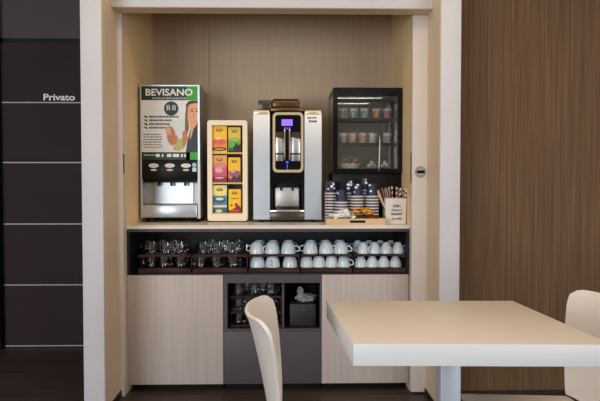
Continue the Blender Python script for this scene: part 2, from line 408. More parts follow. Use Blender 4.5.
row('esp', 'white espresso cup', [361, 372.5, 384, 396], 3.60, Lo, names[4], 'lower', 'front row', wc, [2.4, 1.5, 1.5, 1.2])
# three-tier glass rack in the dark cabinet
nm = 'dark wenge three-tier rack of glasses inside the open grey cabinet'
r3 = [(.358, .370), (.437, .448), (.526, .537)]
rack(PX(230, 3.56), dv-.01, r3, nm, 'glass_rack', 3.55, 3.82, .025)
for zz, tn in ((.537, 'top'), (.448, 'middle'), (.370, 'bottom')):
    for Y, rn, xs in ((3.605, 'front row', (238.5, 254, 270.5)), (3.70, 'back row', (247.3, 262.5))):
        n = len(xs)
        for k, x in enumerate(xs):
            pos = 'rightmost' if k == n-1 else ordn[k]
            dup(firsts['mug'], (PX(x, Y), Y, zz), 'clear glass mug, %s in %s, %s tier, rack inside grey cabinet' % (pos, rn, tn), 'glass mugs in the grey cabinet', -.5 if Y < 3.65 else .7)
# bin with a plastic bag bunched on it
bx0, bx1 = PX(289.5, 3.6), PX(316, 3.6); bz = PZ(303, 3.6)
t = thing('waste_bin', 'black square bin standing inside the open grey cabinet', 'bin', ((bx0+bx1)/2, 3.6, .358)); o = ((bx0+bx1)/2, 3.6, .358)
g = MB(); bm = g.bm
g.box(bx0, bx1, 3.57, 3.78, .3585, bz, .006)
for v in bm.verts:
    if v.co.z < .42: v.co.x = (bx0+bx1)/2+(v.co.x-(bx0+bx1)/2)*.99
g.build('bin_body', M['bin'], t, o)
MB().box((bx0+bx1)/2-.012, (bx0+bx1)/2+.022, 3.5665, 3.57, PZ(309.5, 3.6), PZ(308, 3.6)).build('grip_slot', M['grey'], t, o)
def crumple(cx, cy, cz, rx, ry, rz, seed, n=3, lo=None):
    rnd = random.Random(seed); g = MB()
    bmesh.ops.create_icosphere(g.bm, subdivisions=n, radius=1)
    for v in g.bm.verts:
        k = 1+rnd.uniform(-.28, .28)
        v.co = Vector((cx+v.co.x*rx*k, cy+v.co.y*ry*k, cz+v.co.z*rz*k))
        if lo is not None and v.co.z < lo: v.co.z = lo
    return g
x_, z_ = P(306, 298, 3.62); x2, z2 = P(300.5, 290.5, 3.68)
t = thing('plastic_bag', 'crumpled pale plastic bag bunched on top of the black bin', 'plastic bag', (x_, 3.66, bz))
crumple(x_, 3.645, bz+.024, .058, .05, .024, 3, lo=bz+.0005).build('bag', M['poly'], t, (x_, 3.66, bz), ang=20)
crumple(x2, 3.66, bz+.058, .018, .03, .024, 5).build('bag_knot', M['poly'], t, (x_, 3.66, bz), ang=20)

# ------------------------------------------------------------------ juice dispenser
Y = 3.75
x0, x1 = PX(140.3, Y, 160), PX(200, Y, 160)
def Z(y, YY=Y): return PZ(y, YY, 170)
def X(x, YY=Y): return PX(x, YY, 150)
t = thing('juice_dispenser', 'steel juice dispenser with a green BEVISANO poster front', 'drink dispenser', ((x0+x1)/2, Y, WT)); o = ((x0+x1)/2, Y, WT)
zb_, zt = Z(218.5), Z(84.8)
g = MB()
g.box(x0, x1, Y+.10, 4.12, zb_, zt, .004)                       # rear casing
g.box(x0, x0+.012, Y+.004, Y+.10, zb_, zt).box(x1-.016, x1, Y+.004, Y+.10, zb_, zt)
g.box(x0+.012, x1-.016, Y+.004, Y+.10, zt-.012, zt)
g.build('casing', M['steeld'], t, o)
# poster
pm = [C(230, 229, 228), C(18, 52, 26), C(26, 158, 38), C(60, 120, 44), C(58, 34, 24), C(222, 162, 114), C(190, 118, 72), C(40, 34, 44), C(216, 222, 216), C(178, 180, 96), C(30, 26, 26), C(70, 66, 66), C(150, 60, 52), C(240, 236, 230), C(128, 82, 56)]
pl = x0+.012; pr = x1-.016
g = MB(); g.box(X(141.8), X(198), Y-.003, Y+.10, Z(159.8), Z(86.3), .001, 0)
yy = Y-.0034
def poly(pts, m, k=0): g.face([(X(a), Z(b)) for a, b in pts], yy-.0003*k, m)
def R(a, b, c, e, m, k=0): poly([(a, b), (c, b), (c, e), (a, e)], m, k)
def disc(cx, cy, r, m, k=0, ry=None, n=20): poly([(cx+r*math.cos(2*PI*i/n), cy+(ry or r)*math.sin(2*PI*i/n)) for i in range(n)], m, k)
R(141.8, 86.3, 187, 100.3, 1); R(187, 86.3, 198, 100.3, 2)
R(141.8, 152.2, 190, 159.8, 1); R(186, 152.2, 198, 159.8, 2)
# woman drinking, at the right of the poster
poly([(186, 105), (188.5, 101.5), (192, 100.5), (198, 100.5), (198, 126), (193, 128), (187.5, 118)], 4, 0)                 # hair
poly([(187.6, 109), (189.6, 104.5), (195, 103), (198, 103.5), (198, 122), (195.5, 127), (191.6, 129), (188.8, 124), (187.6, 116)], 5, 1)
poly([(185.4, 116), (186.8, 105), (188.2, 105), (187.8, 118), (189.4, 128), (187, 136), (185, 132)], 14, 1)
poly([(191, 111.2), (193.6, 110.6), (193.6, 111.8), (191.2, 112.2)], 10, 2); poly([(195.6, 110.8), (198, 111), (198, 112.2), (195.8, 111.9)], 10, 2)
poly([(190.8, 109.3), (193.8, 108.4), (193.8, 109.2), (190.9, 110)], 4, 2); poly([(195.5, 108.6), (198, 108.9), (198, 109.7), (195.6, 109.4)], 4, 2)
poly([(193.8, 113), (195, 117.5), (193.3, 117.8)], 6, 2)
poly([(191.5, 120.2), (194, 120.9), (196.8, 120.0), (194.2, 123.2)], 12, 2); poly([(192.2, 120.7), (194, 121.2), (196, 120.6), (194, 122.2)], 13, 3)
poly([(190.5, 129), (195, 127.5), (198, 124), (198, 152.2), (186, 152.2), (187.5, 141)], 7, 1)
poly([(191, 129), (194, 128), (191.5, 137), (189.5, 140)], 5, 2)
# glass and hand
poly([(171.8, 121), (185.5, 119), (184.5, 149.5), (173.5, 151.5)], 8, 1)
poly([(173, 139.5), (184.8, 138), (184.4, 148), (179, 151.3), (173.6, 150)], 9, 2)
for a, b, c, e in ((165.4, 127, 168.5, 137), (167.6, 124.5, 171, 137), (170.4, 126, 173.6, 138), (173, 128.5, 176, 139)):
    poly([(a, b+1), (a+1, b), (c-.6, b+2), (c+1.8, e), (a+2.2, e)], 5 if int(a) % 2 else 6, 3)
poly([(167, 135), (178, 136), (176.5, 143.5), (171, 145.5), (168, 141)], 6, 4)
poly([(182.5, 132), (186, 130), (188, 138), (185.5, 146), (182.6, 147)], 6, 3)
# round badge, ticks, text lines
disc(171.6, 108.6, 7.3, 3, 1); disc(171.6, 108.6, 6.8, 10, 2)
for a, b in ((167, 107.6), (172.6, 107.6)): R(a, b-2.6, a+1, b+2.8, 13, 3); R(a+2.4, b-2.6, a+3.4, b+2.8, 13, 3); R(a, b-2.6, a+3.4, b-1.6, 13, 3); R(a, b+.1, a+3.4, b+1, 13, 3)
for i, (b, e) in enumerate(((116.6, 179), (120.3, 172), (124.0, 170.5), (127.6, 169.5))):
    poly([(143.6, b-1.4), (147.6, b-.2), (148, b+1.8), (145.4, b+.9)], 3 if i % 2 else 1, 1)
    a = 149.4
    rnd = random.Random(i)
    while a < e:
        wd = rnd.uniform(.8, 1.7); R(a, b-.8, min(a+wd, e), b+1.1, 10, 1); a += wd+.5
for i in range(6):
    a = 143.2+(i % 3)*.4; b = 134.4+i*2.55; rnd = random.Random(40+i)
    while a < 161:
        wd = rnd.uniform(1, 3); R(a, b-.4, a+wd, b+.5, 11, 1); a += wd+.7
for a, e in ((156, 160), (162, 163.4), (167, 171.5), (173, 179), (181, 183), (184.4, 186)): R(a, 154, e, 157, 13, 2)
for a in range(144, 155, 2): R(a, 154.6, a+1.3, 155.6, 8, 2)
po = g.build('poster', pm, t, o)
text_mesh('headline', 'BEVISANO', X(146.2), X(193), Z(95.6), yy-.0012, M['white'], po, o, h=Z(88.9)-Z(95.8), bold=.02)
text_mesh('subtitle', 'naturalmente', X(153), X(187), Z(99.2), yy-.0012, C(226, 224, 222), po, o, h=Z(96.9)-Z(99.2))
# pale trim down the right edge and along the top
MB().box(X(198), X(199.9), Y-.004, Y+.004, Z(159.8), Z(86.3)).box(X(141), X(199.9), Y-.004, Y+.004, Z(86.3), Z(85)).box(X(140.4), X(141.8), Y-.004, Y+.004, Z(218.4), Z(85)).build('edge_trim', M['silver'], t, o)
# control panel
cpn = MB().box(X(141.9), X(197.2), Y-.004, Y+.06, Z(179.2), Z(160.4), .002)
cp = cpn.build('control_panel', M['blackplastic'], t, o)
for k, (cx, c) in enumerate(((153.7, C(226, 150, 150)), (169.8, C(222, 212, 200)), (186, C(228, 178, 178)))):
    for (yc, rx, ry, mm, nm_) in ((165.6, 5, 2.1, M['paperwhite'], 'flavour_label'), (170, 3.2, 1.1, M['rimgrey'], 'push_button')):
        g = MB(); n = 24
        g.prism([(X(cx+rx*math.cos(2*PI*i/n)), Z(yc+ry*math.sin(2*PI*i/n))) for i in range(n)], Y-.0065, Y-.004, 0)
        if nm_ == 'flavour_label':
            for i in range(5): g.face([(X(cx-3.2+i*1.35), Z(yc-.7)), (X(cx-2.3+i*1.35), Z(yc-.7)), (X(cx-2.3+i*1.35), Z(yc+.7)), (X(cx-3.2+i*1.35), Z(yc+.7))], Y-.0067, 1)
        g.build(nm_, [mm, c], cp, o)
g = MB(); n = 16
g.prism([(X(194.4+2.2*math.cos(2*PI*i/n)), Z(165+2.3*math.sin(2*PI*i/n))) for i in range(n)], Y-.006, Y-.004, 0)
g.prism([(X(192.4), Z(171.6)), (X(192.4), Z(167.6)), (X(196.4), Z(167.6)), (X(196.4), Z(171.6))], Y-.006, Y-.004, 1)
g.build('cup_sticker', [C(150, 190, 220), C(206, 212, 206)], cp, o)
# dispensing bay
MB().box(X(144), X(196), Y+.015, Y+.09, Z(182.5), Z(179.2)-.0005).build('bay_canopy', M['black'], t, o)
for cx in (157, 170, 184): MB().cyl((X(cx), Y+.045, Z(182.5)), (X(cx), Y+.045, Z(186)), .008, 12).build('nozzle', M['blackplastic'], t, o)
MB().box(X(142), X(197), Y+.096, Y+.1, Z(204), Z(179.2)).build('bay_back', M['steeld'], t, o)
MB().box(X(152), X(191), Y+.085, Y+.0955, Z(204), Z(180.5)).build('splash_plate', M['silver'], t, o)
MB().box(X(142), X(197), Y-.012, Y+.085, Z(217.4), Z(205), .004).build('drip_tray', M['silver'], t, o)
for cx in (X(146), X(195)):
    for fy in (Y+.05, 4.06): MB().cyl((cx, fy, WT+.0002), (cx, fy, zb_), .014, 14).build('foot', M['black'], t, o)

# ------------------------------------------------------------------ tea box display
Y = 3.77; YF = Y
x0, x1 = PX(207.4, Y, 170), PX(247.4, Y, 170); zb_, zt = WT+.007, PZ(120.2, Y, 227)
t = thing('tea_display', 'cream rounded display case with three shelves of tea boxes', 'display case', ((x0+x1)/2, Y, WT)); o = ((x0+x1)/2, Y, WT)
def X(x): return PX(x, YF, 170)
def Z(y): return PZ(y, YF, 227)
ix0, ix1, iz0, iz1 = X(212), X(242.6), Z(214.2), Z(125.2)
MB().ring(rrect(x0, x1, zb_, zt, .016), rrect(ix0, ix1, iz0, iz1, .003), Y, Y+.15).prism(rrect(x0+.002, x1-.002, zb_+.002, zt-.002, .014), Y+.151, Y+.158).build('case', M['teacream'], t, o)
for ys in (152.2, 182.4, 213.0):
    MB().box(ix0+.0005, ix1-.0005, Y+.012, Y+.149, Z(ys+1.6), Z(ys)).build('case_shelf', M['teawood'], t, o)
MB().box(ix0+.0005, ix1-.0005, Y+.1445, Y+.149, iz0+.01, iz1-.0005).build('back_liner', M['hopper'], t, o)
for fx in (x0+.02, x1-.02):
    for fy in (Y+.015, Y+.14): MB().cyl((fx, fy, WT+.0002), (fx, fy, zb_), .010, 12).build('foot', M['black'], t, o)
YT = Y+.03
def teabox(a, b, ytop, ybot, label, cols, logo):
    """a carton with its printed front: cols = list of (polygon in 0..1 coords, colour)"""
    xa, xb = PX(a, YT, 170), PX(b, YT, 170); zs = Z(ybot)+.0004; ztp = PZ(ytop, YT, 227)
    o = ((xa+xb)/2, YT, zs)
    t = thing('tea_box', label, 'tea box', o, 'tea boxes in the display case')
    g = MB(); mats = [cols[0]]
    g.box(xa, xb, YT, YT+.085, zs, ztp, .0008, 0, 1)
    W, H = xb-xa, ztp-zs
    for k, (pp, c) in enumerate(cols[1:]):
        mats.append(c); g.face([(xa+W*u, zs+H*v) for u, v in pp], YT-.0004-.0002*k, k+1)
    cb = g.build('carton', mats, t, o)
    n = 18; g = MB()
    g.prism([(xa+W*(.5+.22*math.cos(2*PI*i/n)), zs+H*(.84+.055*math.sin(2*PI*i/n))) for i in range(n)], YT-.0035, YT-.0016, 0)
    for i in range(3): g.face([(xa+W*(.38+.09*i), zs+H*.82), (xa+W*(.44+.09*i), zs+H*.82), (xa+W*(.44+.09*i), zs+H*.87), (xa+W*(.38+.09*i), zs+H*.87)], YT-.0038, 1)
    g.build('maker_badge', [logo, C(232, 196, 60)], cb, o)
def ell(cx, cy, rx, ry, n=18): return [(cx+rx*math.cos(2*PI*i/n), cy+ry*math.sin(2*PI*i/n)) for i in range(n)]
bar = lambda a, b, c=0, d=1: [(c, a), (d, a), (d, b), (c, b)]
br = C(110, 58, 20)
teabox(211.9, 227, 125.9, 152.2, 'yellow tea box with orange blotch and dark banner, top shelf left', [C(246, 192, 22), (bar(.14, .5), C(232, 138, 62)), (ell(.5, .40, .40, .12), C(222, 96, 62)), (ell(.45, .52, .16, .04), C(244, 214, 190)), (ell(.5, .12, .48, .075), C(66, 28, 16)), (ell(.5, .12, .34, .035), C(206, 150, 60))], br)
teabox(228.3, 240.6, 127.2, 152.2, 'green and yellow tea box with black leaves, top shelf right', [C(222, 190, 62), (bar(.0, .55), C(104, 168, 62)), (ell(.5, .52, .45, .08), C(166, 186, 66)), ([(0, 0), (1, 0), (1, .34), (.8, .28), (.66, .40), (.5, .24), (.25, .16), (.1, .2)], C(24, 34, 24)), (ell(.3, .14, .14, .06), C(60, 120, 60))], br)
teabox(212.2, 226.8, 155.2, 182.4, 'pink and magenta tea box with yellow corner, middle shelf left', [C(206, 84, 108), (bar(.62, 1), C(232, 168, 74)), (ell(.5, .62, .55, .12), C(222, 130, 110)), (ell(.45, .45, .28, .1), C(228, 166, 176)), (bar(.0, .2), C(130, 26, 48)), (ell(.5, .17, .44, .07), C(160, 40, 66)), (ell(.5, .17, .3, .03), C(224, 180, 190))], br)
teabox(228.2, 240.4, 157.4, 182.4, 'yellow tea box fading to orange and purple, middle shelf right', [C(244, 190, 30), (bar(.0, .46), C(214, 126, 72)), (ell(.5, .36, .44, .12), C(150, 84, 130)), ([(0, 0), (1, 0), (1, .34), (.7, .2), (.45, .28), (.2, .12), (0, .18)], C(84, 34, 66)), (ell(.4, .42, .2, .05), C(236, 150, 120))], br)
teabox(212.2, 226.8, 185.2, 213.0, 'blue tea box with pale yellow disc, bottom shelf left', [C(92, 134, 150), (bar(.62, 1), C(206, 214, 176)), (ell(.5, .80, .46, .19), C(242, 222, 120)), (ell(.5, .46, .42, .12), C(52, 92, 112)), (ell(.5, .50, .28, .05), C(214, 222, 214)), (bar(.2, .27), C(214, 222, 222)), (bar(.0, .16), C(48, 88, 110)), (ell(.45, .06, .24, .06), C(214, 208, 120))], br)
teabox(228.4, 240.8, 189.2, 213.0, 'yellow tea box with dark red berries, bottom shelf right', [C(244, 194, 24), ([(0, 0), (1, 0), (1, .22), (.72, .36), (.5, .2), (.2, .12), (0, .1)], C(140, 26, 30)), (ell(.62, .34, .12, .07), C(150, 30, 34)), (ell(.25, .32, .08, .05), C(160, 40, 30)), (ell(.5, .09, .4, .03), C(214, 90, 50)), (ell(.5, .6, .34, .025), C(160, 110, 30))], br)

# ------------------------------------------------------------------ coffee machine
Y = 3.75
def X(x, YY=Y): return PX(x, YY, 165)
def Z(y, YY=Y): return PZ(y, YY, 288)
t = thing('coffee_machine', 'silver and black coffee machine with violet display between tea display and fridge', 'coffee machine', (X(287.5), Y, WT)); o = (X(287.5), Y, WT)
zb_ = WT+.012
for a, b in ((253.3, 269.8), (304.6, 321.6)):
    g = MB()
    pts = [(Y+.012, zb_), (Y, zb_+.006), (Y, Z(114.5)), (Y+.004, Z(112.6)), (Y+.012, Z(111.2)), (Y+.03, Z(110.8)), (4.10, Z(110.8)), (4.10, zb_)]
    g.prism(pts, X(a), X(b))                                     # profile in depth, swapped below
    for v in g.bm.verts: v.co = Vector((v.co.y, v.co.x, v.co.z))
    cl = g.build('side_column', M['silver'], t, o)
    g = MB().box(X(a)+.001, X(b)-.001, Y-.002, Y+.2, Z(114.8), Z(110.2), .006)
    g.build('column_cap', M['warmsheen'], cl, o)  # gold tint stands in for the warm reflection on the rounded top edge
    if a > 300:
        for i, (p, q, r_, s_) in enumerate(((307.2, 308.8, 117.4, 118.6), (309.2, 311, 117, 118.6), (311.6, 313, 117.2, 118.6), (313.6, 316.4, 117, 118.2), (309, 310.4, 119.8, 122.2), (310.8, 312, 120.4, 122.2), (312.4, 314.2, 120.4, 122.2), (314.6, 316.6, 120.4, 122.2))):
            MB().box(X(p), X(q), Y-.0012, Y, Z(s_), Z(r_)).build('printed_mark', M['ink'], cl, o)
MB().box(X(269.8)+.0005, X(304.6)-.0005, Y+.09, 4.10, zb_, Z(110.5), .003).build('rear_body', M['blackplastic'], t, o)
hd = MB().prism([(X(270.2), Z(177)), (X(304.2), Z(177)), (X(304.2), Z(112)), (X(302), Z(109.6)), (X(295), Z(108.4)), (X(287), Z(108.0)), (X(279), Z(108.4)), (X(272.4), Z(109.6)), (X(270.2), Z(112))], Y+.012, Y+.089).build('dispenser_head', M['blackgloss'], t, o)
MB().box(X(270.4), X(304), Y+.004, Y+.085, Z(111.6)+.001, Z(108.6)+.006, .006).build('head_cap', M['gold'], t, o)
MB().ring(rrect(X(272.8), X(303.4), Z(172.4), Z(112.4), .026, 8), rrect(X(275.2), X(301), Z(169.8), Z(114.9), .018, 8), Y-.004, Y+.0115).build('chrome_frame', M['warmsheen'], hd, o)  # the chrome's bright warm reflection is in its colour
MB().box(X(281.6), X(292.6), Y+.0085, Y+.0118, Z(125.6), Z(119.2)).build('display', M['led'], hd, o)
for a, b in ((275.6, 283), (291.2, 300.4)):
    g = MB().box(X(a), X(b), Y+.0075, Y+.0115, Z(161), Z(132), .001, 0)
    g.face([(X(a), Z(154.6)), (X(b), Z(154.6)), (X(b), Z(153)), (X(a), Z(153))], Y+.0071, 1)
    g.face([(X(a), Z(137)), (X(b), Z(139)), (X(b), Z(132)), (X(a), Z(132))], Y+.0071, 2)
    g.build('mirror_window', [M['steel'], M['black'], M['hopper']], hd, o)
for cx in (284.7, 289.6):
    MB().tube([(X(cx), Y+.008, Z(160)), (X(cx), Y-.016, Z(158)), (X(cx), Y-.018, Z(145)), (X(cx), Y-.016, Z(130)), (X(cx), Y+.008, Z(128))], .0055, 10).build('handle_bar', M['chrome'], hd, o)
MB().box(X(285.6), X(288.8), Y+.002, Y+.0115, Z(161.4), Z(128), .002).build('handle_core', M['black'], hd, o)
for yy_ in (128.3, 162.0): MB().lathe([(0, -.004), (.007, -.003), (.008, 0), (.007, .003), (0, .004)], (X(287.2), Y+.006, Z(yy_)), 12).build('status_light', M['bluelight'], hd, o)
MB().box(X(287.0), X(287.5), Y+.0105, Y+.0118, Z(169), Z(163.5)).build('light_line', M['bluelight'], hd, o)
# bay with an arched lip
n = 12
arch = [(X(270.4), Z(177.2)), (X(270.4), Z(188))]+[(X(287.3-15.0*math.cos(PI*i/n)), Z(188-6.4*math.sin(PI*i/n))) for i in range(n+1)]+[(X(304.2), Z(188)), (X(304.2), Z(177.2))]
MB().prism(arch, Y+.03, Y+.0885).build('bay_arch', M['blackgloss'], t, o)
for a, b in ((270.3, 272.6), (302, 304.2)): MB().box(X(a), X(b), Y+.03, Y+.0885, Z(210), Z(188)).build('bay_cheek', M['blackplastic'], t, o)
MB().box(X(274.6), X(299.4), Y+.070, Y+.0885, Z(207.6), Z(187.8), .003).build('bay_back', M['steeld'], t, o)
for cx in (281, 293): MB().cyl((X(cx), Y+.055, Z(187.4)), (X(cx), Y+.055, Z(190.5)), .007, 12).build('spout', M['blackplastic'], t, o)
MB().box(X(275.5), X(299), Y+.03, Y+.069, Z(209.9), Z(206.8), .002).build('cup_stand', M['blackplastic'], t, o)
MB().box(X(270.3), X(304.2), Y-.006, Y+.0885, Z(212), Z(210), .002).build('tray_rim', M['chrome'], t, o)
MB().box(X(270.3), X(304.2), Y-.002, Y+.0885, zb_, Z(212.1), .002).build('drip_tray', M['hopper'], t, o)
# bean hopper and lid on top
MB().box(X(258.2), X(271.5), Y+.022, Y+.26, Z(110.2)+.001, Z(99.6), .006).build('bean_hopper', M['hopper'], t, o)
MB().box(X(271.7), X(299.6), Y+.02, Y+.26, Z(108.6)+.0065, Z(99.0), .012, 0, 3).build('top_lid', M['gold'], t, o)
MB().box(X(273.5), X(298), Y+.04, Y+.24, Z(99.0)+.0003, Z(98.2)+.001, .001).build('lid_plate', M['black'], t, o)
for cx in (X(261), X(313)):
    for fy in (Y+.03, 4.05): MB().cyl((cx, fy, WT+.0002), (cx, fy, zb_), .014, 14).build('foot', M['black'], t, o)

# ------------------------------------------------------------------ display fridge
Y = 3.74
def X(x, YY=Y): return PX(x, YY, 150)
def Z(y, YY=Y): return PZ(y, YY, 366)
x0, x1, zt, zb_ = X(333), min(X(402.4), .7035), Z(87.6), WT+.008
ix0, ix1, iz0, iz1 = X(337.6), X(398), Z(168.6), Z(96)
t = thing('display_fridge', 'black countertop display fridge with glass door and sides full of dessert cups', 'fridge', ((x0+x1)/2, Y, WT)); o = ((x0+x1)/2, Y, WT)
ym, yb = Z(172.8), 4.11
g = MB()
g.box(x0, x1, Y+.021, yb, zb_, ym, .003)                                    # compressor base
g.box(x0, x1, Y+.021, yb, iz1+.012, zt, .003)                               # top cap
for xx in (x0, x1-.014): g.box(xx, xx+.014, yb-.02, yb, ym, iz1+.012).box(xx, xx+.014, Y+.021, Y+.036, ym, iz1+.012)
g.build('cabinet_body', M['blackplastic'], t, o)
g = MB().box(x0+.015, x1-.015, yb-.018, yb-.002, ym+.0005, iz1+.0115).box(x0+.006, x1-.006, Y+.037, yb-.021, ym+.0005, iz0+.002).box(x0+.006, x1-.006, Y+.037, yb-.021, iz1+.006, iz1+.0115)
g.build('lining', M['fridgein'], t, o)
for xx in (x0+.001, x1-.005): MB().box(xx, xx+.004, Y+.0365, yb-.0205, ym+.0005, iz1+.0115).build('side_glass', M['pane'], t, o)
dr = MB().ring([(x0, ym), (x1, ym), (x1, zt), (x0, zt)], [(ix0, iz0), (ix1, iz0), (ix1, iz1), (ix0, iz1)], Y, Y+.02).build('door', M['blackgloss'], t, o)
MB().box(ix0, ix1, Y+.006, Y+.010, iz0, iz1).build('door_glass', M['pane'], dr, o)
MB().tube([(X(379.3), Y+.004, Z(136)), (X(379.3), Y-.022, Z(138)), (X(379), Y-.024, Z(152)), (X(378.6), Y-.022, Z(169)), (X(378.6), Y, Z(171))], .0042, 8).build('handle', M['steeld'], dr, o)
shz = []
for yv in (118.6, 143.2):
    zz = Z(yv, 3.86); shz.append(zz)
    g = MB().box(ix0, ix1, Y+.05, Y+.056, zz-.022, zz).box(ix0, ix1, 4.06, 4.066, zz-.008, zz)
    for k in range(30): 
        xx = ix0+(ix1-ix0)*(k+.5)/30; g.box(xx-.0015, xx+.0015, Y+.056, 4.06, zz-.004, zz)
    for k in range(3):
        yv_ = Y+.09+.06*k; g.box(ix0, ix1, yv_, yv_+.004, zz-.009, zz-.004)
    g.build('wire_shelf', M['shelfmetal'], t, o)
xr_ = PX(389, 4.06)
MB().box(xr_-.012, xr_+.012, 4.07, 4.088, iz0+.003, iz1-.003).build('shelf_rail', M['steeld'], t, o)
for fx in (x0+.03, x1-.03):
    for fy in (Y+.06, yb-.05): MB().cyl((fx, fy, WT+.0002), (fx, fy, zb_), .014, 12).build('foot', M['black'], t, o)
jb = {}
def jar(xc, zz, label, c):
    Yj = 3.86
    if 'p' not in jb:
        t = thing('dessert_cup', '', 'dessert cup', (0, 0, 0)); jb['p'] = t
        MB().lathe([(0, 0), (.021, 0), (.0225, .004), (.027, .052), (0, .052)], seg=20).build('cup_wall', M['paperwhite'], t)
        MB().lathe([(0, .0525), (.0285, .0525), (.0285, .058), (.026, .062), (0, .062)], seg=20).build('lid', M['rimgrey'], t)
        b = MB(); n = 20
        rg = [[b.bm.verts.new(((.0215+.0055*v/.052+.0012)*math.cos(a*2*PI/n), (.0215+.0055*v/.052+.0012)*math.sin(a*2*PI/n), v)) for a in range(n)] for v in (.008, .022, .036, .046)]
        for q, (A, B) in enumerate(zip(rg, rg[1:])):
            for k in range(n):
                f = b.bm.faces.new((A[k], A[(k+1) % n], B[(k+1) % n], B[k])); f.material_index = 1 if (k*7+q*3) % 5 < 2 else 0
        b.build('printed_band', [M['paperwhite'], M['paperwhite']], t)
        r = t; r.location = (PX(xc, Yj), Yj, zz+.0005); r['label'] = label; r['group'] = 'dessert cups in the fridge'
    else: r = dup(jb['p'], (PX(xc, Yj), Yj, zz+.0005), label, 'dessert cups in the fridge')
    for ch in r.children:
        if ch.name.startswith('printed_band'):
            ch.data = ch.data.copy(); ch.data.materials[0] = c[0]; ch.data.materials[1] = c[1]
for xc, c, l in ((343.4, (C(186, 176, 170), C(160, 70, 62)), 'grey and red printed dessert cup, leftmost on the upper fridge shelf'),
                 (353.6, (C(96, 150, 152), C(196, 206, 200)), 'teal printed dessert cup, second from left on the upper fridge shelf'),
                 (364.4, (C(70, 140, 146), C(206, 210, 206)), 'teal printed dessert cup in the middle of the upper fridge shelf'),
                 (376, (C(200, 110, 70), C(214, 170, 130)), 'orange printed dessert cup, second from right on the upper fridge shelf'),
                 (387, (C(206, 140, 140), C(110, 90, 140)), 'pink printed dessert cup, rightmost on the upper fridge shelf')): jar(xc, shz[0], l, c)
for xc, c, l in ((343.4, (C(190, 184, 180), C(146, 136, 140)), 'grey printed dessert cup, leftmost on the lower fridge shelf'),
                 (352.4, (C(214, 150, 104), C(226, 196, 160)), 'orange printed dessert cup, second from left on the lower fridge shelf'),
                 (362.6, (C(196, 122, 112), C(220, 190, 180)), 'pink printed dessert cup in the middle of the lower fridge shelf'),
                 (372.4, (C(206, 198, 186), C(186, 170, 160)), 'whitish dessert cup beside the handle on the lower fridge shelf'),
                 (387, (C(160, 156, 160), C(196, 190, 190)), 'grey printed dessert cup, rightmost on the lower fridge shelf')): jar(xc, shz[1], l, c)
zf = iz0+.0025
bx = PX(350, 3.86); t = thing('dessert_bowl', 'white oval bowl of brown crumble at the fridge bottom', 'bowl', (bx, 3.86, zf))
b = MB().lathe([(0, 0), (.040, 0), (.056, .012), (.064, .030), (.061, .030), (.052, .014), (0, .006)], seg=28); b.build('bowl', M['paperwhite'], t)
crumple(0, 0, .034, .050, .046, .034, 9, lo=.018).build('crumble', grain('crumble', (96, 58, 34), (190, 160, 130), (90, 90, 90), .7), t, ang=20)
bx = PX(377, 3.90); t = thing('serving_plate', 'round white plate at the fridge bottom behind the door handle', 'plate', (bx, 3.90, zf))
MB().lathe([(0, 0), (.045, 0), (.085, .010), (.086, .013), (.045, .004), (0, .003)], seg=28).build('plate', M['paperwhite'], t)
for xc, l, rz in ((371.5, 'white wrapped pastry on the fridge plate, left of the door handle', .3), (385, 'white wrapped pastry on the fridge plate, right of the door handle', -.4)):
    t = thing('wrapped_pastry', l, 'pastry', (PX(xc, 3.88), 3.885, zf+.0055)); t.rotation_euler = (0, 0, rz)
    g = MB().box(-.022, .022, -.02, .02, 0, .022, .005, 0); g.face([(-.014, .005), (.012, .005), (.012, .016), (-.014, .016)], -.0203, 1); g.build('wrapper', [M['paperwhite'], M['ink']], t)
    MB().lathe([(0, 0), (.012, .0), (.016, .010), (.005, .022), (0, .022)], (.0, 0, .0222), 10).build('twist', M['paperwhite'], t)

# ------------------------------------------------------------------ paper cups
PC = {}
def pcup():
    t = thing('paper_cup', '', 'paper cup', (0, 0, 0))
    MB().lathe([(.0325, .004), (.0325, .002), (.0370, .004), (.0285, .074), (.0285, .078), (.0270, .078), (.0265, .074), (0, .074)], seg=24).build('cup_wall', M['navy'], t)
    MB().lathe([(.0335, .0), (.0395, 0), (.0408, .003), (.0395, .0075), (.0365, .009), (.0335, .006)], seg=24, closed=True).build('rolled_rim', M['rimgrey'], t)
    return t
def splash(parent, seed, off, num):
    rnd = random.Random(seed); g = MB()
    for k in range(num):
        a = -PI/2+off+rnd.uniform(-.75, .55); z = rnd.uniform(.030, .074); r0 = rnd.uniform(.004, .0085); n = 8
        vs = []
        for i in range(n):
            zz = z+r0*math.sin(2*PI*i/n)*rnd.uniform(.6, 1.2); rad = .0370-.0085*(zz-.004)/.070+.0007; aa = a+r0*math.cos(2*PI*i/n)/.03
            vs.append(g.bm.verts.new((rad*math.cos(aa), rad*math.sin(aa), zz)))
        g.bm.faces.new(vs)
    return g.build('white_logo', M['paperwhite'], parent)
stacks = [('leftmost', 331.5, 3.694, 179.5, True), ('second', 341.3, 3.630, 189.5, True), ('third', 349.6, 3.695, 178.2, True), ('fourth', 357, 3.630, 183.6, True), ('fifth', 364.7, 3.695, 176.6, True), ('rightmost', 372.2, 3.630, 182.6, True)]
ranks = ['topmost', 'second down', 'third down', 'fourth down', 'fifth down', 'sixth down', 'seventh down', 'eighth down', 'ninth down', 'tenth down', 'eleventh down', 'twelfth down', 'thirteenth down']
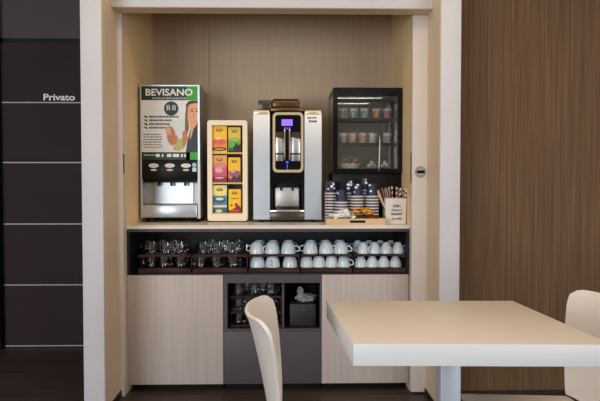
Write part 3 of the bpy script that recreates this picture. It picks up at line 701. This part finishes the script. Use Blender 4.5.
for s, (nm, xc, Yc, ytop, lg) in enumerate(stacks):
    ztop = PZ(ytop, Yc, 350); pitch = .0172
    n = int((ztop-WT-.078)/pitch)+1
    for k in range(n):
        zz = WT+.0003+k*pitch; rank = ranks[n-1-k]
        lab = 'upside-down navy paper cup, %s of the %s stack behind the tray' % (rank, nm if nm in ('leftmost', 'rightmost') else nm+' from left')
        xx = PX(xc, Yc)+random.uniform(-.0006, .0006)
        if 'p' not in PC:
            PC['p'] = pcup(); r = PC['p']; r.location = (xx, Yc, zz); r['label'] = lab; r['group'] = 'navy paper cups stacked behind the tray'
        else:
            r = PC['p'].copy(); COL.objects.link(r); r.location = (xx, Yc, zz); r['label'] = lab; r['group'] = 'navy paper cups stacked behind the tray'
            for ch in list(PC['p'].children):
                if ch.name.startswith('white_logo'): continue
                c = ch.copy(); COL.objects.link(c); c.parent = r
        if k == n-1: splash(r, 20+s, -.4 if s % 2 else -.1, (7, 2, 8, 3, 2, 2)[s])

# ------------------------------------------------------------------ tray with sachets
YT0, YT1 = 3.507, 3.586
tx0, tx1 = PX(326.3, YT0, 218), PX(386, YT0, 218); tz = WT+.0003; th = .036
t = thing('wooden_tray', 'pale bamboo tray with a cut handle slot in front of paper cups', 'tray', ((tx0+tx1)/2, YT0, tz)); o = ((tx0+tx1)/2, YT0, tz)
MB().box(tx0, tx1, YT0, YT1, tz, tz+.006).build('tray_base', M['traywood'], t, o)
hx0, hx1 = PX(350, YT0), PX(365.5, YT0); hz0, hz1 = PZ(222, YT0), PZ(218.4, YT0)
hz0, hz1 = tz+.012, tz+.026
g = MB().box(tx0, hx0, YT0, YT0+.007, tz+.006, tz+th).box(hx1, tx1, YT0, YT0+.007, tz+.006, tz+th).box(hx0, hx1, YT0, YT0+.007, tz+.006, hz0).box(hx0, hx1, YT0, YT0+.007, hz1, tz+th)
g.build('front_wall', M['traywood'], t, o)
MB().box(hx0, hx1, YT0+.006, YT0+.0075, hz0, hz1).build('slot_shade', M['black'], t, o)  # black sheet painting the dark inside of the cut slot
MB().box(tx0, tx1, YT1-.007, YT1, tz+.006, tz+th).build('rear_wall', M['traywood'], t, o)
for a in (tx0, tx1-.008): MB().box(a, a+.008, YT0+.007, YT1-.007, tz+.006, tz+th).build('end_wall', M['traywood'], t, o)
def sachet_proto(name, m, cat, L=.042, W=.026):
    g = MB(); bmesh.ops.create_grid(g.bm, x_segments=6, y_segments=4, size=1)
    bm = g.bm; top = list(bm.verts)
    for v in top:
        x, y = v.co.x, v.co.y
        v.co = Vector((x*L/2, y*W/2, .0035*(1-x**4)*(1-y**2)+.0003))
    r = bmesh.ops.duplicate(bm, geom=list(bm.faces)+list(bm.edges)+list(bm.verts))
    for v in r['geom']:
        if isinstance(v, bmesh.types.BMVert): v.co.z *= -1
    return g.build(name, m)
def heap(name, label, cat, group, m, n, xc, yc, zbase, rx, ry, hz, seed, L=.042, W=.026):
    rnd = random.Random(seed); p = None
    for k in range(n):
        u = math.sqrt(rnd.random()); a = rnd.uniform(0, 2*PI)
        x, y = xc+rx*u*math.cos(a), yc+ry*u*math.sin(a)
        z = zbase+.006+hz*(1-u**1.5)*(k+1)/n
        if p is None: p = sachet_proto(name, m, cat, L, W); r = p
        else: r = p.copy(); COL.objects.link(r)
        r.location = (x, y, z); r.rotation_euler = (rnd.uniform(-.2, .7), rnd.uniform(-.35, .35), rnd.uniform(0, 6.28))
        tag(r, label, cat, group)
hb = tz+.012; ym_ = (YT0+YT1)/2
heap('sugar_sachet', 'white sugar sachet in the heap at the left of the bamboo tray', 'sachet', 'white sachets in the tray', M['sachet'], 44, PX(341.5, ym_), ym_, hb+.028, .062, .022, .052, 1, .044, .028)
heap('brown_sugar_sachet', 'brown sachet lying at the front right of the bamboo tray', 'sachet', 'brown sachets in the tray', M['brownsachet'], 18, PX(367.5, ym_-.004), ym_-.004, hb+.020, .062, .016, .026, 2, .040, .025)
heap('sweetener_sachet', 'amber yellow sachet heaped on the brown ones in the tray', 'sachet', 'amber sachets in the tray', M['amber'], 26, PX(362, ym_+.008), ym_+.004, hb+.048, .056, .018, .046, 3, .038, .024)

# ------------------------------------------------------------------ planter tin with stir sticks
Yb = 3.585; xa, xb = PX(385.3, Yb, 200), .7035
cx = (xa+xb)/2; hw = (xb-xa)/2; hz = PZ(198.2, Yb, 396)-WT
t = thing('tin_planter', 'white tapered tin with dark script holding striped sticks', 'tin', (cx, Yb+hw, WT+.0003)); o = (0, 0, 0)
g = MB(); bm = g.bm
def sq(w_, z_, r_=.008):
    return [bm.verts.new((x, y, z_)) for x, y in rrect(-w_, w_, -w_, w_, r_, 4)]
wt_, wb_ = hw, hw*.94
Ls = [sq(wb_, 0), sq(wt_, hz-.004), sq(wt_+.0015, hz-.002), sq(wt_, hz), sq(wt_-.003, hz-.001), sq(wb_-.003, .004)]
n = len(Ls[0])
for A, B in zip(Ls, Ls[1:]):
    for k in range(n): bm.faces.new((A[k], A[(k+1) % n], B[(k+1) % n], B[k]))
bm.faces.new(Ls[0]); bm.faces.new(Ls[-1])
g.build('tin_body', M['tin'], t)
def tp(u, v): # point on the slanting front, u, v in 0..1
    w_ = wb_+(wt_-wb_)*v
    return (-w_+2*w_*u, -w_-.0012, hz*v)
rnd = random.Random(12); scr = MB()
for (v, u0, u1, amp) in ((.70, .36, .72, .075), (.53, .30, .74, .045), (.38, .27, .80, .06), (.20, .32, .76, .05)):
    pts = []; u = u0
    while u < u1:
        pts.append(tp(u+rnd.uniform(-.012, .02), v+amp*rnd.uniform(.4, 1.3)+.015*math.sin(u*9))); pts.append(tp(u+.018, v-amp*rnd.uniform(.4, .9))); u += .062
    scr.tube(pts, .0011, 5, sub=4)
scr.build('script', M['ink'], t)
stripe = bpy.data.materials.new('striped_stick'); stripe.use_nodes = True
nt = stripe.node_tree; p = nt.nodes['Principled BSDF']; tc = nt.nodes.new('ShaderNodeTexCoord'); wv = nt.nodes.new('ShaderNodeTexWave'); wv.bands_direction = 'Z'; wv.inputs['Scale'].default_value = 14
mpn = nt.nodes.new('ShaderNodeMapping'); mpn.inputs['Rotation'].default_value = (.6, .4, 0)
cr = nt.nodes.new('ShaderNodeValToRGB'); cr.color_ramp.interpolation = 'CONSTANT'; cr.color_ramp.elements[0].color = lin((44, 34, 36)); cr.color_ramp.elements[1].color = lin((232, 226, 220)); cr.color_ramp.elements[1].position = .45
nt.links.new(tc.outputs['Object'], mpn.inputs[0]); nt.links.new(mpn.outputs[0], wv.inputs['Vector']); nt.links.new(wv.outputs['Fac'], cr.inputs[0]); nt.links.new(cr.outputs[0], p.inputs['Base Color'])
kinds = [('sugar_stick', C(176, 120, 92), 'brown sugar stick leaning in the white tin', 'sugar stick', 'brown sugar sticks in the tin'),
         ('sugar_stick', C(228, 214, 202), 'cream sugar stick leaning in the white tin', 'sugar stick', 'cream sugar sticks in the tin'),
         ('stirring_straw', stripe, 'dark and white striped straw leaning in the white tin', 'straw', 'striped straws in the tin'),
         ('sugar_stick', C(98, 52, 44), 'dark brown sugar stick leaning in the white tin', 'sugar stick', 'dark sugar sticks in the tin')]
pro = {}
rnd = random.Random(31)
order = [3, 0, 0, 1, 3, 0, 3, 1, 1, 0, 3, 1, 0, 2, 2, 0, 2, 1, 2, 3, 2, 2, 1, 2, 0, 2, 3, 2, 2, 3, 2]
for i, k in enumerate(order):
    name, m, lab, cat, grp = kinds[k]
    u = (i+.5)/len(order); L = rnd.uniform(.155, .2)
    fx = -wb_*.70+2*wb_*.70*u; fy = rnd.uniform(-.65, .65)*wb_
    ax = (u-.5)*.95+rnd.uniform(-.13, .13)
    ax = max(min(ax, .33), -.45)
    if k not in pro:
        pro[k] = MB().cyl((0, 0, 0), (0, 0, .200), .0042, 8).build(name, m); r = pro[k]
    else: r = pro[k].copy(); COL.objects.link(r)
    r.location = (cx+fx*.7, Yb+hw+fy, WT+.007+rnd.uniform(0, .012)); r.rotation_euler = (rnd.uniform(-.1, .15), ax, 0)
    tag(r, lab, cat, grp)

# ------------------------------------------------------------------ table
TZ, TT = .75, .062
c4 = [(.152, 2.315), (.186, 1.697), (.900, 1.672), (.853, 2.301)]
t = thing('dining_table', 'white square cafe table on one central leg before the walnut wall', 'table', (.52, 2.0, 0)); o = (.52, 2.0, 0)
g = MB().zprism(c4, TZ-TT, TZ)
bmesh.ops.bevel(g.bm, geom=list(g.bm.edges), offset=.002, segments=2, profile=.5, affect='EDGES')
for f in g.bm.faces: f.material_index = 0 if f.normal.z > .5 else 1
g.build('tabletop', [M['table'], M['tableedge']], t, o)
MB().box(.499, .565, 1.97, 2.036, .012, TZ-TT-.0005, .004).build('table_leg', M['legmetal'], t, o)
MB().box(.33, .73, 1.80, 2.2, 0, .012, .004).build('base_plate', M['legmetal'], t, o)

# ------------------------------------------------------------------ chairs
def chair(label, cx, sgn, yc):
    """moulded shell chair; the back is at x = cx, the seat runs towards sgn"""
    t = thing('shell_chair', label, 'chair', (cx+sgn*.22, yc, 0), 'white shell chairs'); o = (cx+sgn*.22, yc, 0)
    g = MB(); bm = g.bm; nu, nv = 24, 22
    zt_, zs_ = .800, .42
    G = []
    for j in range(nv+1):
        v = j/nv
        z = zs_+(zt_-zs_)*v; hw_ = .178+.047*min(1, v*1.15)**1.1
        rowv = []
        for i in range(nu+1):
            s = 2*i/nu-1
            ee = abs(s)
            zz = z-(.022*max(0, (ee-.82)/.18)**2.2)*v**6
            dep = .02+.052*v**.8
            x = cx+sgn*(.085*(1-v)**.75-.001+dep*(s*s*.45+.55*s**4)-dep*.0)
            x -= sgn*.062*1.0*v*.0
            rowv.append(Vector((x-sgn*.0, yc+s*hw_, zz)))
        G.append(rowv)
    th_ = .011
    def nrm(j, i):
        a = G[j][min(i+1, nu)]-G[j][max(i-1, 0)]; b = G[min(j+1, nv)][i]-G[max(j-1, 0)][i]
        n_ = a.cross(b).normalized()
        return n_ if n_.x*sgn > 0 else -n_
    F = [[bm.verts.new(G[j][i]+nrm(j, i)*th_/2) for i in range(nu+1)] for j in range(nv+1)]
    B = [[bm.verts.new(G[j][i]-nrm(j, i)*th_/2) for i in range(nu+1)] for j in range(nv+1)]
    for j in range(nv):
        for i in range(nu):
            bm.faces.new((F[j][i], F[j][i+1], F[j+1][i+1], F[j+1][i])); bm.faces.new((B[j][i], B[j+1][i], B[j+1][i+1], B[j][i+1]))
    for i in range(nu):
        bm.faces.new((F[nv][i], F[nv][i+1], B[nv][i+1], B[nv][i])); bm.faces.new((F[0][i], B[0][i], B[0][i+1], F[0][i+1]))
    for j in range(nv):
        bm.faces.new((F[j][0], F[j+1][0], B[j+1][0], B[j][0])); bm.faces.new((F[j][nu], B[j][nu], B[j+1][nu], F[j+1][nu]))
    g.build('backrest', M['chair'], t, o, 60)
    xs = sorted((cx+sgn*.095, cx+sgn*.5))
    g = MB().box(xs[0], xs[1], yc-.185, yc+.185, .396, .409, .006)
    for v in g.bm.verts: v.co.z += .028*(v.co.x-cx)*sgn
    g.build('seat', M['chair'], t, o)
    for sx in (.11, .42):
        for sy in (-.16, .16):
            MB().cyl((cx+sgn*(sx+(.03 if sx > .2 else -.04)), yc+sy*1.1, 0), (cx+sgn*sx, yc+sy, .396+.028*sx), .009, 12, r1=.012).build('leg', M['legmetal'], t, o)
    return t
chair('white moulded shell chair left of the table, back to the juice dispenser', -.124, 1, 1.97)
chair('white moulded shell chair right of the table against the walnut wall', 1.133, -1, 2.05)
